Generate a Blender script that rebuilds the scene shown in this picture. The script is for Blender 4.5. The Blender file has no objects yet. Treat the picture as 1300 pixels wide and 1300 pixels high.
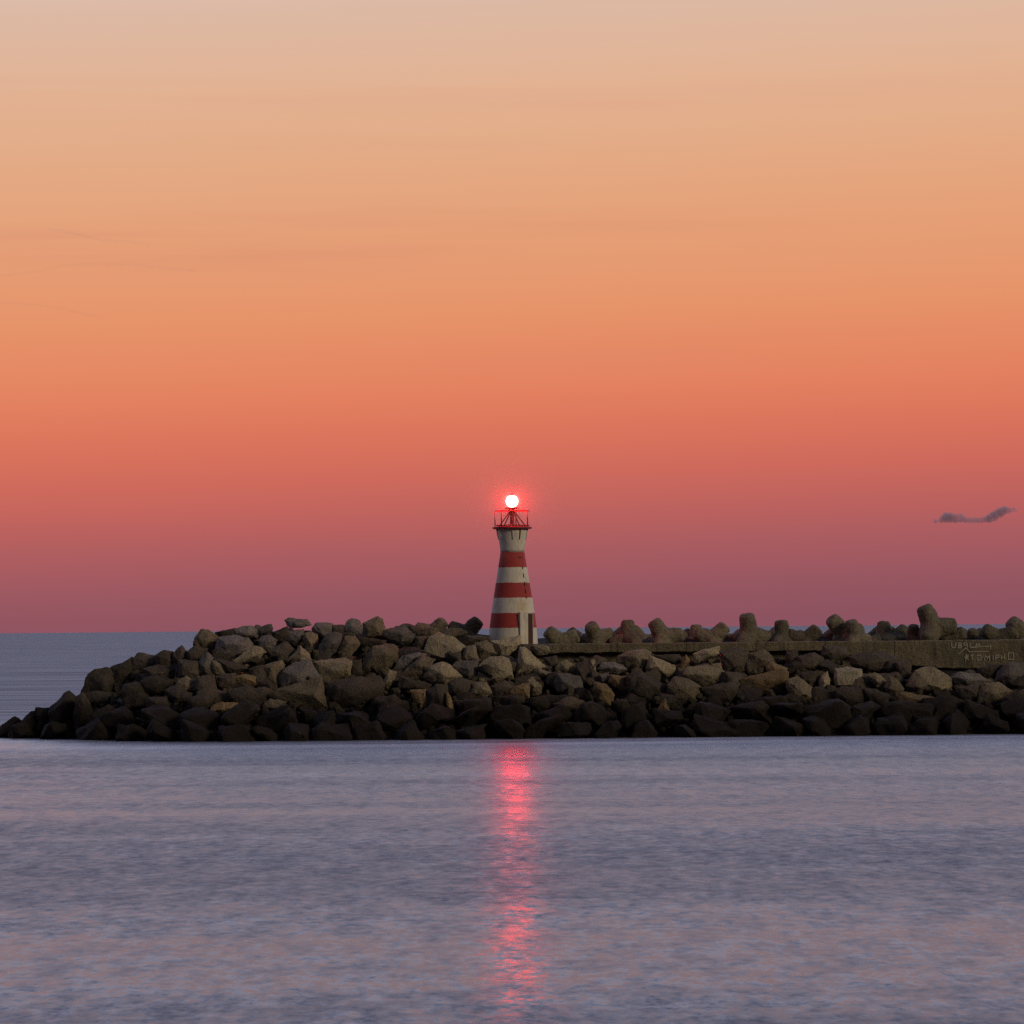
import bpy, bmesh, math, random
from mathutils import Vector, Matrix, noise as mnoise, Quaternion

random.seed(11)
C = bpy.context.scene.collection
S = bpy.context.scene
R = math.radians

# ------------------------------------------------------------------ camera numbers
F = 4625.0            # focal length in pixels of the 1300 px photograph
HC = 7.26             # eye height above the water
PITCH = math.degrees(math.atan(147.6 / F))
ROLL = -0.53
CAM_ROT = (Matrix.Rotation(R(90 + PITCH), 3, 'X') @ Matrix.Rotation(R(ROLL), 3, 'Z'))


def ray(px, py):
    return CAM_ROT @ Vector(((px - 650) / F, -(py - 650) / F, -1.0))


def at(px, py, Y):
    """world point at distance Y seen in direction (px, py)"""
    d = ray(px, py)
    return Vector((0, 0, HC)) + d * (Y / d.y)


TOE_Y, CREST_Y, CREST_Z = 240.0, 250.5, 6.4


def tip_shift(px):
    return 13.0 * (max(0.0, 260.0 - px) / 260.0) ** 1.4


def slope_Y(px, py):
    """distance at which the ray meets the armour slope of the breakwater"""
    d = ray(px, py)
    t0 = tip_shift(px)
    ty = TOE_Y + t0
    k = CREST_Z / (CREST_Y - TOE_Y)
    # HC + dz/dy*Y = k (Y - ty)
    m = d.z / d.y
    Y = (HC + k * ty) / (k - m)
    return max(ty - 0.5, min(CREST_Y + t0 + 0.6, Y))


# ------------------------------------------------------------------ helpers
def s2l(c):
    return c / 12.92 if c <= 0.04045 else ((c + 0.055) / 1.055) ** 2.4


def srgb(r, g, b):
    return (s2l(r / 255), s2l(g / 255), s2l(b / 255), 1.0)


def tag(o, label=None, cat=None, group=None, kind=None):
    if label: o['label'] = label
    if cat: o['category'] = cat
    if group: o['group'] = group
    if kind: o['kind'] = kind
    return o


def obj(name, bm, mat, parent=None, smooth=False):
    me = bpy.data.meshes.new(name)
    bm.to_mesh(me); bm.free()
    if mat: me.materials.append(mat)
    if smooth:
        for p in me.polygons: p.use_smooth = True
    o = bpy.data.objects.new(name, me)
    C.objects.link(o)
    if parent: o.parent = parent
    return o


def add_box(bm, c, size, rot=None):
    r = bmesh.ops.create_cube(bm, size=1.0)
    m = Matrix.Translation(c) @ (rot.to_4x4() if rot else Matrix.Identity(4)) @ Matrix.Diagonal((*size, 1))
    bmesh.ops.transform(bm, matrix=m, verts=r['verts'])
    return r['verts']


def add_tube(bm, a, b, r0, r1=None, seg=10):
    a, b = Vector(a), Vector(b)
    r1 = r0 if r1 is None else r1
    d = b - a
    q = d.to_track_quat('Z', 'Y')
    rr = bmesh.ops.create_cone(bm, cap_ends=True, segments=seg, radius1=r0, radius2=r1, depth=d.length)
    bmesh.ops.transform(bm, matrix=Matrix.Translation((a + b) / 2) @ q.to_matrix().to_4x4(), verts=rr['verts'])


def add_lathe(bm, prof, seg=64, cap=True):
    rings = []
    for r, z in prof:
        rings.append([bm.verts.new((r * math.cos(2 * math.pi * i / seg), r * math.sin(2 * math.pi * i / seg), z)) for i in range(seg)])
    for a, b in zip(rings, rings[1:]):
        for i in range(seg):
            bm.faces.new((a[i], a[(i + 1) % seg], b[(i + 1) % seg], b[i]))
    if cap:
        bm.faces.new(rings[-1]); bm.faces.new(list(reversed(rings[0])))


# ------------------------------------------------------------------ node helpers
class NT:
    def __init__(self, nt):
        self.nt = nt; nt.nodes.clear()

    def n(self, t, **kw):
        x = self.nt.nodes.new(t)
        for k, v in kw.items():
            if k.startswith('i_'):
                x.inputs[k[2:].replace('_', ' ')].default_value = v
            else:
                setattr(x, k, v)
        return x

    def l(self, a, b):
        self.nt.links.new(a, b)

    def val(self, sock, v):
        if hasattr(v, 'node'): self.l(v, sock)
        else: sock.default_value = v

    def math(self, op, a, b=None, c=None, clamp=False):
        x = self.n('ShaderNodeMath', operation=op, use_clamp=clamp)
        for i, v in enumerate((a, b, c)):
            if v is not None: self.val(x.inputs[i], v)
        return x.outputs[0]

    def mapr(self, v, a, b, c, d, smooth=False):
        x = self.n('ShaderNodeMapRange', clamp=True)
        if smooth: x.interpolation_type = 'SMOOTHSTEP'
        self.l(v, x.inputs[0])
        for i, q in zip((1, 2, 3, 4), (a, b, c, d)): x.inputs[i].default_value = q
        return x.outputs[0]

    def mix(self, f, a, b, mode='MIX'):
        x = self.n('ShaderNodeMix', data_type='RGBA', blend_type=mode)
        self.val(x.inputs[0], f); self.val(x.inputs[6], a); self.val(x.inputs[7], b)
        return x.outputs[2]

    def noise(self, vec, scale, detail=4, rough=0.55, dist=0.0, dims='3D'):
        x = self.n('ShaderNodeTexNoise', noise_dimensions=dims)
        if vec is not None: self.l(vec, x.inputs['Vector'])
        x.inputs['Scale'].default_value = scale; x.inputs['Detail'].default_value = detail
        x.inputs['Roughness'].default_value = rough; x.inputs['Distortion'].default_value = dist
        return x.outputs[0]

    def mapping(self, vec, scale=(1, 1, 1), loc=(0, 0, 0), rot=(0, 0, 0)):
        x = self.n('ShaderNodeMapping')
        self.l(vec, x.inputs[0]); x.inputs['Location'].default_value = loc
        x.inputs['Rotation'].default_value = rot; x.inputs['Scale'].default_value = scale
        return x.outputs[0]


def newmat(name):
    m = bpy.data.materials.new(name); m.use_nodes = True
    return m, NT(m.node_tree)


def finish(t, color, rough=0.8, bump=None, bstr=1.0, bdist=0.02, metallic=0.0, spec=0.2):
    p = t.n('ShaderNodeBsdfPrincipled')
    t.val(p.inputs['Base Color'], color); t.val(p.inputs['Roughness'], rough)
    p.inputs['Metallic'].default_value = metallic
    p.inputs['Specular IOR Level'].default_value = spec
    if bump is not None:
        b = t.n('ShaderNodeBump'); b.inputs['Strength'].default_value = bstr; b.inputs['Distance'].default_value = bdist
        t.l(bump, b.inputs['Height']); t.l(b.outputs[0], p.inputs['Normal'])
    o = t.n('ShaderNodeOutputMaterial'); t.l(p.outputs[0], o.inputs[0])
    return p


def rock_mat(name, c1, c2, stain, wet=2.0):
    """quarried stone; the intertidal algae film up to about `wet` metres is a stain of the stone itself"""
    m, t = newmat(name)
    tc = t.n('ShaderNodeTexCoord'); geo = t.n('ShaderNodeNewGeometry'); oi = t.n('ShaderNodeObjectInfo')
    P = geo.outputs['Position']
    n1 = t.noise(P, 0.9, 5, 0.6); n2 = t.noise(P, 4.5, 6, 0.65); n3 = t.noise(P, 14.0, 4, 0.6)
    a = t.mix(t.mapr(n1, .35, .65, 0, 1), (*c1, 1), (*c2, 1))
    a = t.mix(t.math('MULTIPLY', t.mapr(n2, .52, .68, 0, 1), .6), a, (*stain, 1))
    sp = t.mapr(n3, .3, .7, .5, 1.45)
    a = t.mix(1.0, a, sp, 'MULTIPLY')
    rv = t.mapr(oi.outputs['Random'], 0, 1, .68, 1.22)
    a = t.mix(1.0, a, rv, 'MULTIPLY')
    if wet > -50:
        sx = t.n('ShaderNodeSeparateXYZ'); t.l(P, sx.inputs[0])
        zz = t.math('ADD', sx.outputs[2], t.math('MULTIPLY', t.math('SUBTRACT', n1, .5), 3.4))
        zz = t.math('ADD', zz, t.math('MULTIPLY', t.math('SUBTRACT', n2, .5), 1.2))
        k = t.mapr(zz, wet - .8, wet + 1.1, 1, 0, True)
        a = t.mix(t.math('MULTIPLY', k, .92), a, (.0145, .0115, .0100, 1))
        rough = t.mapr(k, 0, 1, .85, .75)
    else:
        rough = .85
    h = t.math('ADD', t.math('MULTIPLY', n2, 1.0), t.math('MULTIPLY', n3, .45))
    finish(t, a, rough, h, 1.0, .17, spec=.08)
    return m


M = {}
M['P'] = rock_mat('pale_stone', (.34, .28, .185), (.26, .215, .15), (.17, .135, .09), 1.55)
M['B'] = rock_mat('brown_stone', (.215, .172, .115), (.15, .122, .088), (.09, .07, .046), 1.9)
M['O'] = rock_mat('ochre_stone', (.215, .150, .078), (.17, .122, .07), (.09, .065, .04), -100)
M['G'] = rock_mat('grey_stone', (.175, .155, .14), (.125, .112, .107), (.09, .08, .074), 1.9)
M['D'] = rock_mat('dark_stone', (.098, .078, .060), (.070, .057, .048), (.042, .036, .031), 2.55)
M['R'] = rock_mat('broken_stone', (.13, .105, .07), (.085, .07, .052), (.05, .043, .035), 2.4)
M['K'] = rock_mat('dark_rubble', (.03, .026, .024), (.022, .02, .019), (.015, .014, .013), 2.6)  # core darkened in colour to deepen the shade in the gaps
M['concrete'] = rock_mat('old_concrete', (.215, .172, .11), (.15, .125, .085), (.085, .074, .053), -100)
def streaks(m):
    t = NT.__new__(NT); t.nt = m.node_tree
    p = next(n for n in t.nt.nodes if n.type == 'BSDF_PRINCIPLED')
    src = p.inputs['Base Color'].links[0].from_socket
    geo = t.n('ShaderNodeNewGeometry'); sx = t.n('ShaderNodeSeparateXYZ'); t.l(geo.outputs['Position'], sx.inputs[0])
    run = t.noise(t.mapping(geo.outputs['Position'], (2.4, 1, .35)), 1.0, 5, .65)          # damp runs down the face
    c2 = t.mix(t.mapr(run, .5, .66, 0, .6), src, (.035, .033, .026, 1))
    jn = t.math('ABSOLUTE', t.math('SUBTRACT', t.math('FRACT', t.math('MULTIPLY', sx.outputs[0], .21)), .5))   # pour joints
    jn = t.math('ADD', jn, t.math('MULTIPLY', run, .012))
    c2 = t.mix(t.mapr(jn, .008, .017, .8, 0), c2, (.02, .018, .015, 1))
    t.l(c2, p.inputs['Base Color'])
streaks(M['concrete'])
M['tetra'] = rock_mat('cast_concrete', (.17, .145, .098), (.115, .098, .073), (.058, .05, .04), -100)

# ------------------------------------------------------------------ rocks from traced outlines
OX = {1: (0, 840), 2: (160, 775), 3: (320, 775), 4: (480, 775), 5: (640, 775), 6: (800, 775), 7: (960, 770), 8: (1130, 770)}
K = 7.647


def rough_hull(pts, size, amp=.062, cuts=3, bev=.016, seed=0):
    bm = bmesh.new()
    for p in pts: bm.verts.new(p)
    bmesh.ops.convex_hull(bm, input=bm.verts)
    loose = [v for v in bm.verts if not v.link_faces]
    bmesh.ops.delete(bm, geom=loose, context='VERTS')
    bmesh.ops.dissolve_limit(bm, angle_limit=R(7), verts=bm.verts, edges=bm.edges)
    bmesh.ops.bevel(bm, geom=list(bm.edges), offset=bev * size, segments=2, profile=.6, affect='EDGES', clamp_overlap=True)
    bmesh.ops.remove_doubles(bm, verts=bm.verts, dist=.004)
    bmesh.ops.triangulate(bm, faces=bm.faces)
    tgt = .16 * size
    for _ in range(cuts):
        es = [e for e in bm.edges if e.calc_length() > tgt]
        if not es: break
        bmesh.ops.subdivide_edges(bm, edges=es, cuts=1)
        bmesh.ops.triangulate(bm, faces=bm.faces)
    bm.normal_update()
    off = Vector((seed * 3.17, seed * 1.31, -seed * 2.2))
    for v in bm.verts:
        q = v.co / size * 2.3 + off
        h = mnoise.fractal(q, 1.0, 2.0, 4) * .9
        h += .55 * (abs(mnoise.noise(q * 1.9)) - .3)
        v.co += v.normal * h * amp * size
    return bm


def traced_rock(reg, tone, poly, front=None, push=0.0, thick=.62, idx=0):
    ox, oy = OX[reg]
    pp = [(ox + u / K, oy + v / K) for u, v in poly]
    cx = sum(p[0] for p in pp) / len(pp); cy = sum(p[1] for p in pp) / len(pp)
    pp = [(cx + (x - cx) * 1.06, cy + (y - cy) * 1.06) for x, y in pp]
    area = abs(sum(pp[i][0] * pp[(i + 1) % len(pp)][1] - pp[(i + 1) % len(pp)][0] * pp[i][1] for i in range(len(pp)))) / 2
    Y = slope_Y(cx, cy) + push
    size = math.sqrt(area) * Y / F
    T = size * thick
    rnd = random.Random(idx * 7 + 3)
    pts = []
    for x, y in pp:
        pts.append(at(x, y, Y + rnd.uniform(-.16, .16) * T))
    if front:
        for u, v in front: pts.append(at(ox + u / K, oy + v / K, Y - .62 * T))
        fx = sum(ox + u / K for u, v in front) / len(front); fy = sum(oy + v / K for u, v in front) / len(front)
        sh, dp = .52, .34
    else:
        fx = cx + rnd.uniform(-.22, .12) * math.sqrt(area); fy = cy + rnd.uniform(-.15, .15) * math.sqrt(area)
        pts.append(at(fx, fy, Y - .60 * T))
        sh, dp = .58, .42
    for x, y in pp:
        k = sh + rnd.uniform(-.12, .1)
        pts.append(at(fx + (x - fx) * k, fy + (y - fy) * k, Y - dp * T * rnd.uniform(.7, 1.2)))
        k = .72 + rnd.uniform(-.1, .1)
        pts.append(at(cx + (x - cx) * k, cy + (y - cy) * k, Y + T * rnd.uniform(.7, 1.1)))
    c = sum(pts, Vector()) / len(pts)
    bm = rough_hull([p - c for p in pts], size, seed=idx)
    o = obj('boulder', bm, M[tone], smooth=True)
    o.location = c
    return o, cx, cy, size


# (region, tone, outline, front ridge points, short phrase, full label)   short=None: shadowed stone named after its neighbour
N = None
ROCKS = [
 (2,'B',[(655,310),(670,260),(710,230),(730,190),(800,188),(850,225),(905,255),(900,310),(860,350),(800,380),(700,375),(655,340)],[(770,290)],'rounded ochre crest boulder at the left','rounded ochre boulder at the left end of the crest, outlined against the sea'),
 (2,'D',[(865,212),(1020,185),(1060,170),(1060,250),(930,262),(880,240)],N,N,N),
 (2,'G',[(1045,180),(1150,150),(1250,150),(1290,200),(1270,268),(1080,265),(1045,230)],[(1150,220)],'flat grey crest slab','flat grey slab lying on the crest just right of the rounded ochre boulder'),
 (2,'G',[(890,265),(1050,245),(1180,262),(1230,330),(1200,380),(1100,450),(1050,512),(930,480),(850,430),(870,340)],[(960,320),(1120,330)],'big dull grey boulder below the flat slab','big dull grey boulder below the flat crest slab, with a broad smooth face'),
 (2,'P',[(1045,490),(1180,395),(1230,345),(1290,395),(1320,370),(1358,410),(1300,460),(1230,512),(1160,555),(1070,525)],[(1220,440)],'pale wedge boulder','pale wedge shaped boulder pointing down left, above a black crevice'),
 (2,'G',[(690,620),(700,540),(730,450),(785,405),(830,440),(865,490),(850,560),(830,640),(740,655)],[(760,540)],'grey pointed boulder','grey boulder with a pointed top, below the rounded ochre one'),
 (2,'P',[(835,490),(900,478),(970,512),(975,572),(960,612),(870,615),(830,570)],[(860,520)],'small pale block beside the pointed boulder','small pale block tucked against the right of the grey pointed boulder'),
 (2,'O',[(1055,720),(1065,640),(1150,618),(1278,640),(1282,712),(1160,738)],[(1170,660)],'low ochre block','low ochre block with a straight top edge, under the pale wedge boulder'),
 (2,'D',[(975,615),(1060,610),(1065,720),(1000,790),(880,770),(850,640)],N,N,N),
 (2,'O',[(798,982),(850,920),(930,885),(1080,898),(1098,935),(1040,992),(900,1022)],[(940,960)],'lone ochre lens shaped boulder','lone ochre lens shaped boulder low among the black stones of the left head'),
 (2,'B',[(500,690),(590,632),(650,680),(690,760),(600,820),(510,810),(470,750)],[(560,730)],'brown knob in the dark left slope','dull brown knobbly boulder in the middle of the dark left slope'),
 (2,'D',[(460,890),(480,820),(560,785),(655,800),(640,860),(560,905)],N,N,N),
 (2,'D',[(455,415),(540,338),(590,395),(605,480),(520,535),(460,490)],N,N,N),
 (2,'D',[(285,435),(370,382),(460,408),(475,500),(400,565),(300,550)],N,N,N),
 (2,'D',[(55,465),(120,412),(200,432),(295,438),(300,540),(150,610),(40,570)],N,N,N),
 (2,'D',[(-20,505),(55,455),(110,560),(70,690),(-100,710),(-120,610),(-60,525)],N,N,N),
 (2,'D',[(500,475),(700,490),(700,620),(640,670),(510,640)],N,N,N),
 (2,'D',[(590,395),(660,345),(800,370),(740,440),(700,540),(600,500)],N,N,N),
 (2,'D',[(140,680),(300,635),(455,680),(450,810),(280,840),(150,790)],N,N,N),
 (2,'D',[(-20,720),(150,685),(215,780),(180,930),(30,940),(-70,830)],N,N,N),
 (2,'D',[(210,845),(400,840),(440,950),(330,1010),(190,970)],N,N,N),
 (2,'D',[(590,855),(780,810),(840,900),(780,1010),(640,1020)],N,N,N),
 (2,'D',[(990,770),(1200,735),(1290,820),(1260,970),(1100,945),(1000,860)],N,N,N),
 (2,'D',[(690,640),(850,620),(880,780),(760,850),(660,790)],N,N,N),
 (2,'D',[(860,470),(1060,500),(1200,560),(1060,620),(960,600)],N,N,N),
 (2,'D',[(150,560),(330,530),(480,560),(460,690),(250,700)],N,N,N),
 (1,'D',[(-70,745),(0,628),(60,590),(145,528),(205,572),(240,640),(230,750),(60,755)],N,'black boulder at the tip','black pointed boulder at the very tip of the breakwater'),
 (1,'D',[(200,755),(208,572),(300,485),(350,478),(400,560),(420,755)],N,N,N),
 (1,'D',[(345,480),(348,446),(490,448),(520,500),(500,700),(420,750),(380,600)],N,'black square shouldered boulder','black square shouldered boulder in the step up from the tip'),
 (1,'D',[(490,750),(478,505),(500,440),(590,370),(620,320),(665,296),(738,350),(785,480),(760,720),(650,755)],N,'black peaked boulder','black peaked boulder standing halfway between the tip and the tall left shoulder'),
 (1,'D',[(735,350),(800,310),(880,400),(920,560),(850,750),(740,755),(715,550)],N,N,N),
 (1,'D',[(795,315),(828,200),(858,120),(930,78),(1030,56),(1095,78),(1145,200),(1100,385),(960,460),(855,430)],[(1000,230)],'huge black shoulder boulder','huge black round shouldered boulder on the left skyline, above the peaked one'),
 (1,'D',[(1075,55),(1110,33),(1175,45),(1225,10),(1245,150),(1180,265),(1105,230)],N,N,N),
 (1,'D',[(870,510),(1050,420),(1190,500),(1200,740),(1050,790),(890,760)],N,N,N),
 (3,'G',[(318,95),(355,73),(530,88),(572,140),(470,168),(380,178),(338,140)],[(430,130)],'loose flat topped crest stone','loose flat topped stone sitting highest on the crest left of the lighthouse'),
 (3,'G',[(45,185),(140,138),(192,130),(208,182),(150,232),(50,242)],N,'small grey crest stone','small grey stone on the crest, left of the loose flat topped one'),
 (3,'D',[(190,215),(340,158),(370,250),(300,335),(205,315)],N,N,N),
 (3,'G',[(58,292),(100,245),(190,248),(242,290),(220,350),(150,392),(72,372)],[(130,310)],'round grey boulder','round smooth grey boulder directly above the pale wedge boulder'),
 (3,'D',[(155,385),(330,305),(425,380),(360,462),(320,505),(170,460)],N,N,N),
 (3,'G',[(335,200),(500,185),(510,300),(440,345),(345,305)],[(450,250)],N,N),
 (3,'P',[(497,290),(508,230),(570,207),(632,230),(643,310),(620,400),(560,412),(518,370)],[(560,310)],'pale egg shaped boulder','pale egg shaped boulder standing upright near the crest'),
 (3,'G',[(575,175),(620,118),(780,128),(800,220),(700,262),(600,222)],N,'dark capping slab','dull grey capping slab on the crest, right of the pale egg shaped boulder'),
 (3,'D',[(755,140),(895,138),(905,200),(880,265),(780,222)],N,N,N),
 (3,'G',[(888,180),(920,100),(960,76),(1040,98),(1072,160),(1062,232),(960,242),(898,232)],[(970,160)],'mauve grey rounded crest block','mauve grey rounded block on the crest by a humped brown one'),
 (3,'B',[(1075,125),(1220,56),(1270,88),(1292,170),(1250,245),(1105,245)],[(1190,150)],'humped brown crest boulder','humped brown boulder rising highest on the crest beside the mauve grey block'),
 (3,'G',[(588,480),(650,380),(700,250),(800,208),(868,232),(862,320),(800,432),(750,482),(640,497)],[(780,320)],'tall grey slanted slab','tall grey slab slanting to the right beside the pale egg shaped boulder'),
 (3,'B',[(850,445),(848,370),(900,258),(1000,248),(1045,330),(960,362),(940,462),(880,472)],[(930,320)],'crumbly brown block','crumbly brown block between the slanted grey slab and the veined boulder'),
 (3,'D',[(1040,250),(1200,270),(1295,290),(1295,340),(1130,375),(1030,335)],N,N,N),
 (3,'P',[(358,470),(470,338),(550,420),(578,482),(480,525),(398,502)],[(470,410)],'pale arched boulder','pale arched boulder below the egg shaped one, with a hollow under it'),
 (3,'B',[(103,540),(200,508),(285,488),(322,530),(265,590),(245,700),(255,752),(130,765),(122,600)],[(180,560)],'tan L shaped boulder','tan boulder with a vertical corner, left of the big dark faced block'),
 (3,'G',[(300,590),(420,498),(560,478),(612,580),(655,650),(560,742),(420,765),(290,742),(265,650)],[(440,640)],'big dark faced block','big dark faced block below the pale arched boulder, the largest of the left slope'),
 (3,'B',[(175,825),(250,768),(560,738),(665,655),(685,800),(735,965),(620,985),(480,962),(250,905)],[(600,830)],'brown sloping ledge','wide brown ledge stone sloping left, under the big dark faced block'),
 (3,'P',[(590,500),(700,480),(900,465),(960,488),(955,645),(820,672),(700,712),(648,642),(610,565)],[(790,585),(925,520)],'tan chevron block','tan block with a lit lower face and sharp right corner beneath the slanted grey slab'),
 (3,'D',[(955,500),(1060,470),(1070,620),(950,655)],N,N,N),
 (3,'B',[(1058,605),(1088,470),(1170,358),(1300,328),(1425,350),(1402,462),(1332,582),(1290,622),(1150,645)],[(1300,420)],'big veined boulder','big speckled brown boulder leaning right, midway between the egg shaped stone and the lighthouse'),
 (3,'D',[(715,875),(800,718),(1000,655),(1235,645),(1285,722),(1205,885),(1000,955),(780,955)],N,'broad dark sloping slab','broad dark sloping slab under the big speckled boulder'),
 (3,'B',[(1225,770),(1285,660),(1330,578),(1402,600),(1372,705),(1292,778)],[(1310,680)],'small tan shard','small tan shard at the lower right foot of the big speckled boulder'),
 (3,'D',[(-5,560),(100,528),(135,640),(122,745),(40,745),(-5,700)],N,N,N),
 (3,'B',[(98,935),(180,855),(335,880),(300,965),(180,975)],N,'low brown boulder under the ledge','low brown boulder under the left end of the sloping ledge'),
 (3,'D',[(475,960),(720,970),(755,1105),(600,1165),(475,1105)],N,N,N),
 (3,'D',[(690,700),(830,670),(960,650),(930,720),(780,760),(700,820)],N,N,N),
 (4,'G',[(55,255),(80,188),(250,138),(342,190),(362,260),(290,332),(220,372),(150,295)],[(230,240)],'grey wedge slab on the crest','grey wedge slab tilted down right, just below the crest beside the humped boulder'),
 (4,'D',[(245,135),(300,128),(455,182),(400,235),(345,222)],N,N,N),
 (4,'B',[(425,215),(560,165),(605,230),(500,275),(425,252)],N,'small brown stone above the big square block','small brown stone resting on the upper left of the big square faced block'),
 (4,'P',[(452,400),(500,258),(590,222),(745,260),(865,370),(805,435),(702,525),(600,482)],[(760,385),(690,470)],'big square faced block','big square faced block with a flat top and pale right edge left of the lighthouse'),
 (4,'D',[(365,255),(490,248),(475,340),(440,425),(345,405)],N,N,N),
 (4,'G',[(155,565),(230,438),(400,408),(465,430),(385,505),(262,585),(205,625)],[(330,460)],'lilac grey slab','lilac grey slab slanting between the speckled boulder and the ridged brown one'),
 (4,'B',[(205,645),(280,560),(430,438),(545,482),(505,560),(450,645),(400,685),(280,655)],[(400,510)],'ridged brown boulder','ridged brown boulder with a rough diagonal spine, below left of the big square faced block'),
 (4,'P',[(452,655),(480,560),(620,498),(702,530),(805,642),(740,682),(640,725),(520,705)],[(600,600)],'pale tent shaped boulder','pale tent shaped boulder directly below the big square faced block'),
 (4,'G',[(725,540),(800,488),(960,485),(1005,550),(962,645),(880,675),(795,612)],[(880,570)],'grey hollow topped boulder','grey boulder with a scooped top, right of the pale tent shaped one'),
 (4,'B',[(850,350),(942,338),(985,490),(880,505),(810,470)],N,'small upright brown stone','small upright brown stone against the right edge of the big square faced block'),
 (4,'B',[(938,312),(1050,298),(1105,330),(1145,420),(1050,475),(980,495),(952,400)],[(1030,380)],'tan leaning block','tan leaning block split from its left neighbour by a dark crack, near the lighthouse foot'),
 (4,'P',[(1095,302),(1290,258),(1385,248),(1382,330),(1300,405),(1210,465),(1138,412)],[(1260,350)],'textured block under the tower','rough tan block right under the striped tower, with a raised right corner'),
 (4,'P',[(985,525),(1080,458),(1200,448),(1272,468),(1305,580),(1302,655),(1200,692),(1080,725),(985,685)],[(1190,570)],'big rough tan boulder','big rough tan boulder two steps below the lighthouse, with a pale right lobe'),
 (4,'B',[(895,825),(930,698),(1050,698),(1105,800),(1050,845),(950,855)],[(1010,760)],'tan boulder beneath the rough one','tan boulder jammed beneath the big rough tan one'),
 (4,'D',[(685,690),(800,660),(925,690),(905,850),(760,865),(695,800)],N,N,N),
 (4,'D',[(195,765),(220,638),(400,680),(525,720),(470,775),(320,775)],N,N,N),
 (4,'O',[(308,775),(472,768),(485,920),(420,945),(348,890)],[(440,800)],'ochre tooth shaped stone','ochre tooth shaped stone narrowing downward, below the ridged brown boulder'),
 (4,'D',[(475,785),(560,718),(675,730),(688,900),(640,1060),(520,1060),(475,920)],N,N,N),
 (4,'O',[(668,800),(702,828),(752,960),(742,1062),(690,1045),(658,900)],[(690,940)],'ochre upright sliver','thin ochre upright sliver of stone in the dark under the square faced block'),
 (4,'D',[(755,875),(900,858),(1065,850),(1085,1000),(950,1085),(795,1055)],N,N,N),
 (4,'D',[(-5,865),(150,818),(245,900),(245,1055),(100,1085),(-5,1005)],N,N,N),
 (4,'D',[(1085,735),(1230,685),(1305,740),(1275,835),(1130,855)],N,N,N),
 (4,'D',[(840,240),(1090,250),(1100,300),(950,330),(850,330)],N,N,N),
 (5,'P',[(108,645),(130,500),(160,368),(200,360),(402,540),(415,575),(300,585),(160,645)],[(195,510)],'big triangular boulder','big tan triangular boulder directly below the lighthouse door'),
 (5,'P',[(268,372),(290,338),(420,343),(453,390),(420,425),(320,435)],[(350,370)],'pale stone at the wall end','pale flat stone leaning on the left end of the concrete wall'),
 (5,'D',[(158,328),(270,333),(292,420),(200,372)],N,N,N),
 (5,'B',[(298,585),(330,562),(525,620),(485,685),(400,655),(315,622)],[(400,620)],'tan spine stone','narrow tan stone trailing right from the foot of the big triangular boulder'),
 (5,'P',[(498,562),(540,498),(600,478),(662,520),(693,608),(600,614),(508,605)],[(590,550)],'small pale mound','small pale mound shaped boulder under the left part of the concrete wall'),
 (5,'G',[(488,705),(520,618),(640,618),(732,650),(743,740),(775,800),(700,825),(600,785),(518,785)],[(580,690)],'grey and tan slanted block','slanted block with a grey top and tan front, below the small pale mound'),
 (5,'O',[(55,795),(100,738),(180,708),(242,708),(243,850),(150,865),(65,855)],[(180,760)],'brown cube like block','brown cube like block below the big triangular boulder'),
 (5,'B',[(225,685),(280,648),(372,740),(362,822),(268,822)],[(290,740)],'tan stone beside the cube','tan pointed stone squeezed against the right side of the brown cube like block'),
 (5,'P',[(815,555),(838,480),(882,478),(893,600),(858,612)],N,'pale vertical sliver','pale vertical sliver of stone in the shadow under the concrete wall'),
 (5,'G',[(905,572),(950,508),(1050,498),(1150,528),(1193,580),(1100,613),(1000,604)],[(1080,555)],'grey dome','grey domed boulder with a pale right end, sitting on a yellow cube'),
 (5,'O',[(1035,622),(1195,642),(1175,785),(1060,735),(1015,700)],[(1080,670)],'yellow cube','small yellowish cube shaped stone right under the grey domed boulder'),
 (5,'G',[(915,625),(1010,602),(1045,680),(950,705)],N,N,N),
 (5,'O',[(860,765),(880,688),(1000,718),(1065,820),(1035,955),(900,905),(868,822)],[(950,780)],'rusty brown boulder','rusty reddish brown boulder below left of the yellow cube'),
 (5,'D',[(1045,885),(1180,858),(1225,940),(1185,1035),(1055,1005)],N,N,N),
 (5,'B',[(475,905),(640,838),(785,880),(742,985),(600,1015),(475,985)],N,'dull brown boulder low under the wall','dull brown boulder low on the slope, two steps below the small pale mound'),
 (5,'D',[(245,845),(400,838),(445,950),(330,1005),(245,935)],N,N,N),
 (5,'D',[(695,525),(790,488),(825,600),(785,705),(715,645)],N,N,N),
 (5,'D',[(385,462),(510,438),(525,500),(485,565),(415,545)],N,N,N),
 (5,'D',[(1190,640),(1330,600),(1420,760),(1330,880),(1200,840)],N,N,N),
 (6,'P',[(148,572),(200,440),(280,482),(432,532),(445,602),(362,640)],[(260,540)],'long pale slab','long pale slab sloping down to the right, halfway along the concrete wall'),
 (6,'B',[(-125,445),(-20,393),(120,375),(195,410),(172,520),(130,585),(0,595),(-105,525)],[(60,450)],'nubbly dark boulder','nubbly brown boulder with pale crusts, touching the upper left of the long pale slab'),
 (6,'O',[(478,545),(540,428),(583,490),(522,565),(478,605)],[(540,500)],'pointed tan shard','pointed tan shard sticking up at the right end of the long pale slab'),
 (6,'P',[(615,420),(700,378),(860,353),(878,420),(800,455),(660,503)],[(760,410)],'oblong block touching the wall','oblong tan block touching the bottom edge of the concrete wall'),
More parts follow.
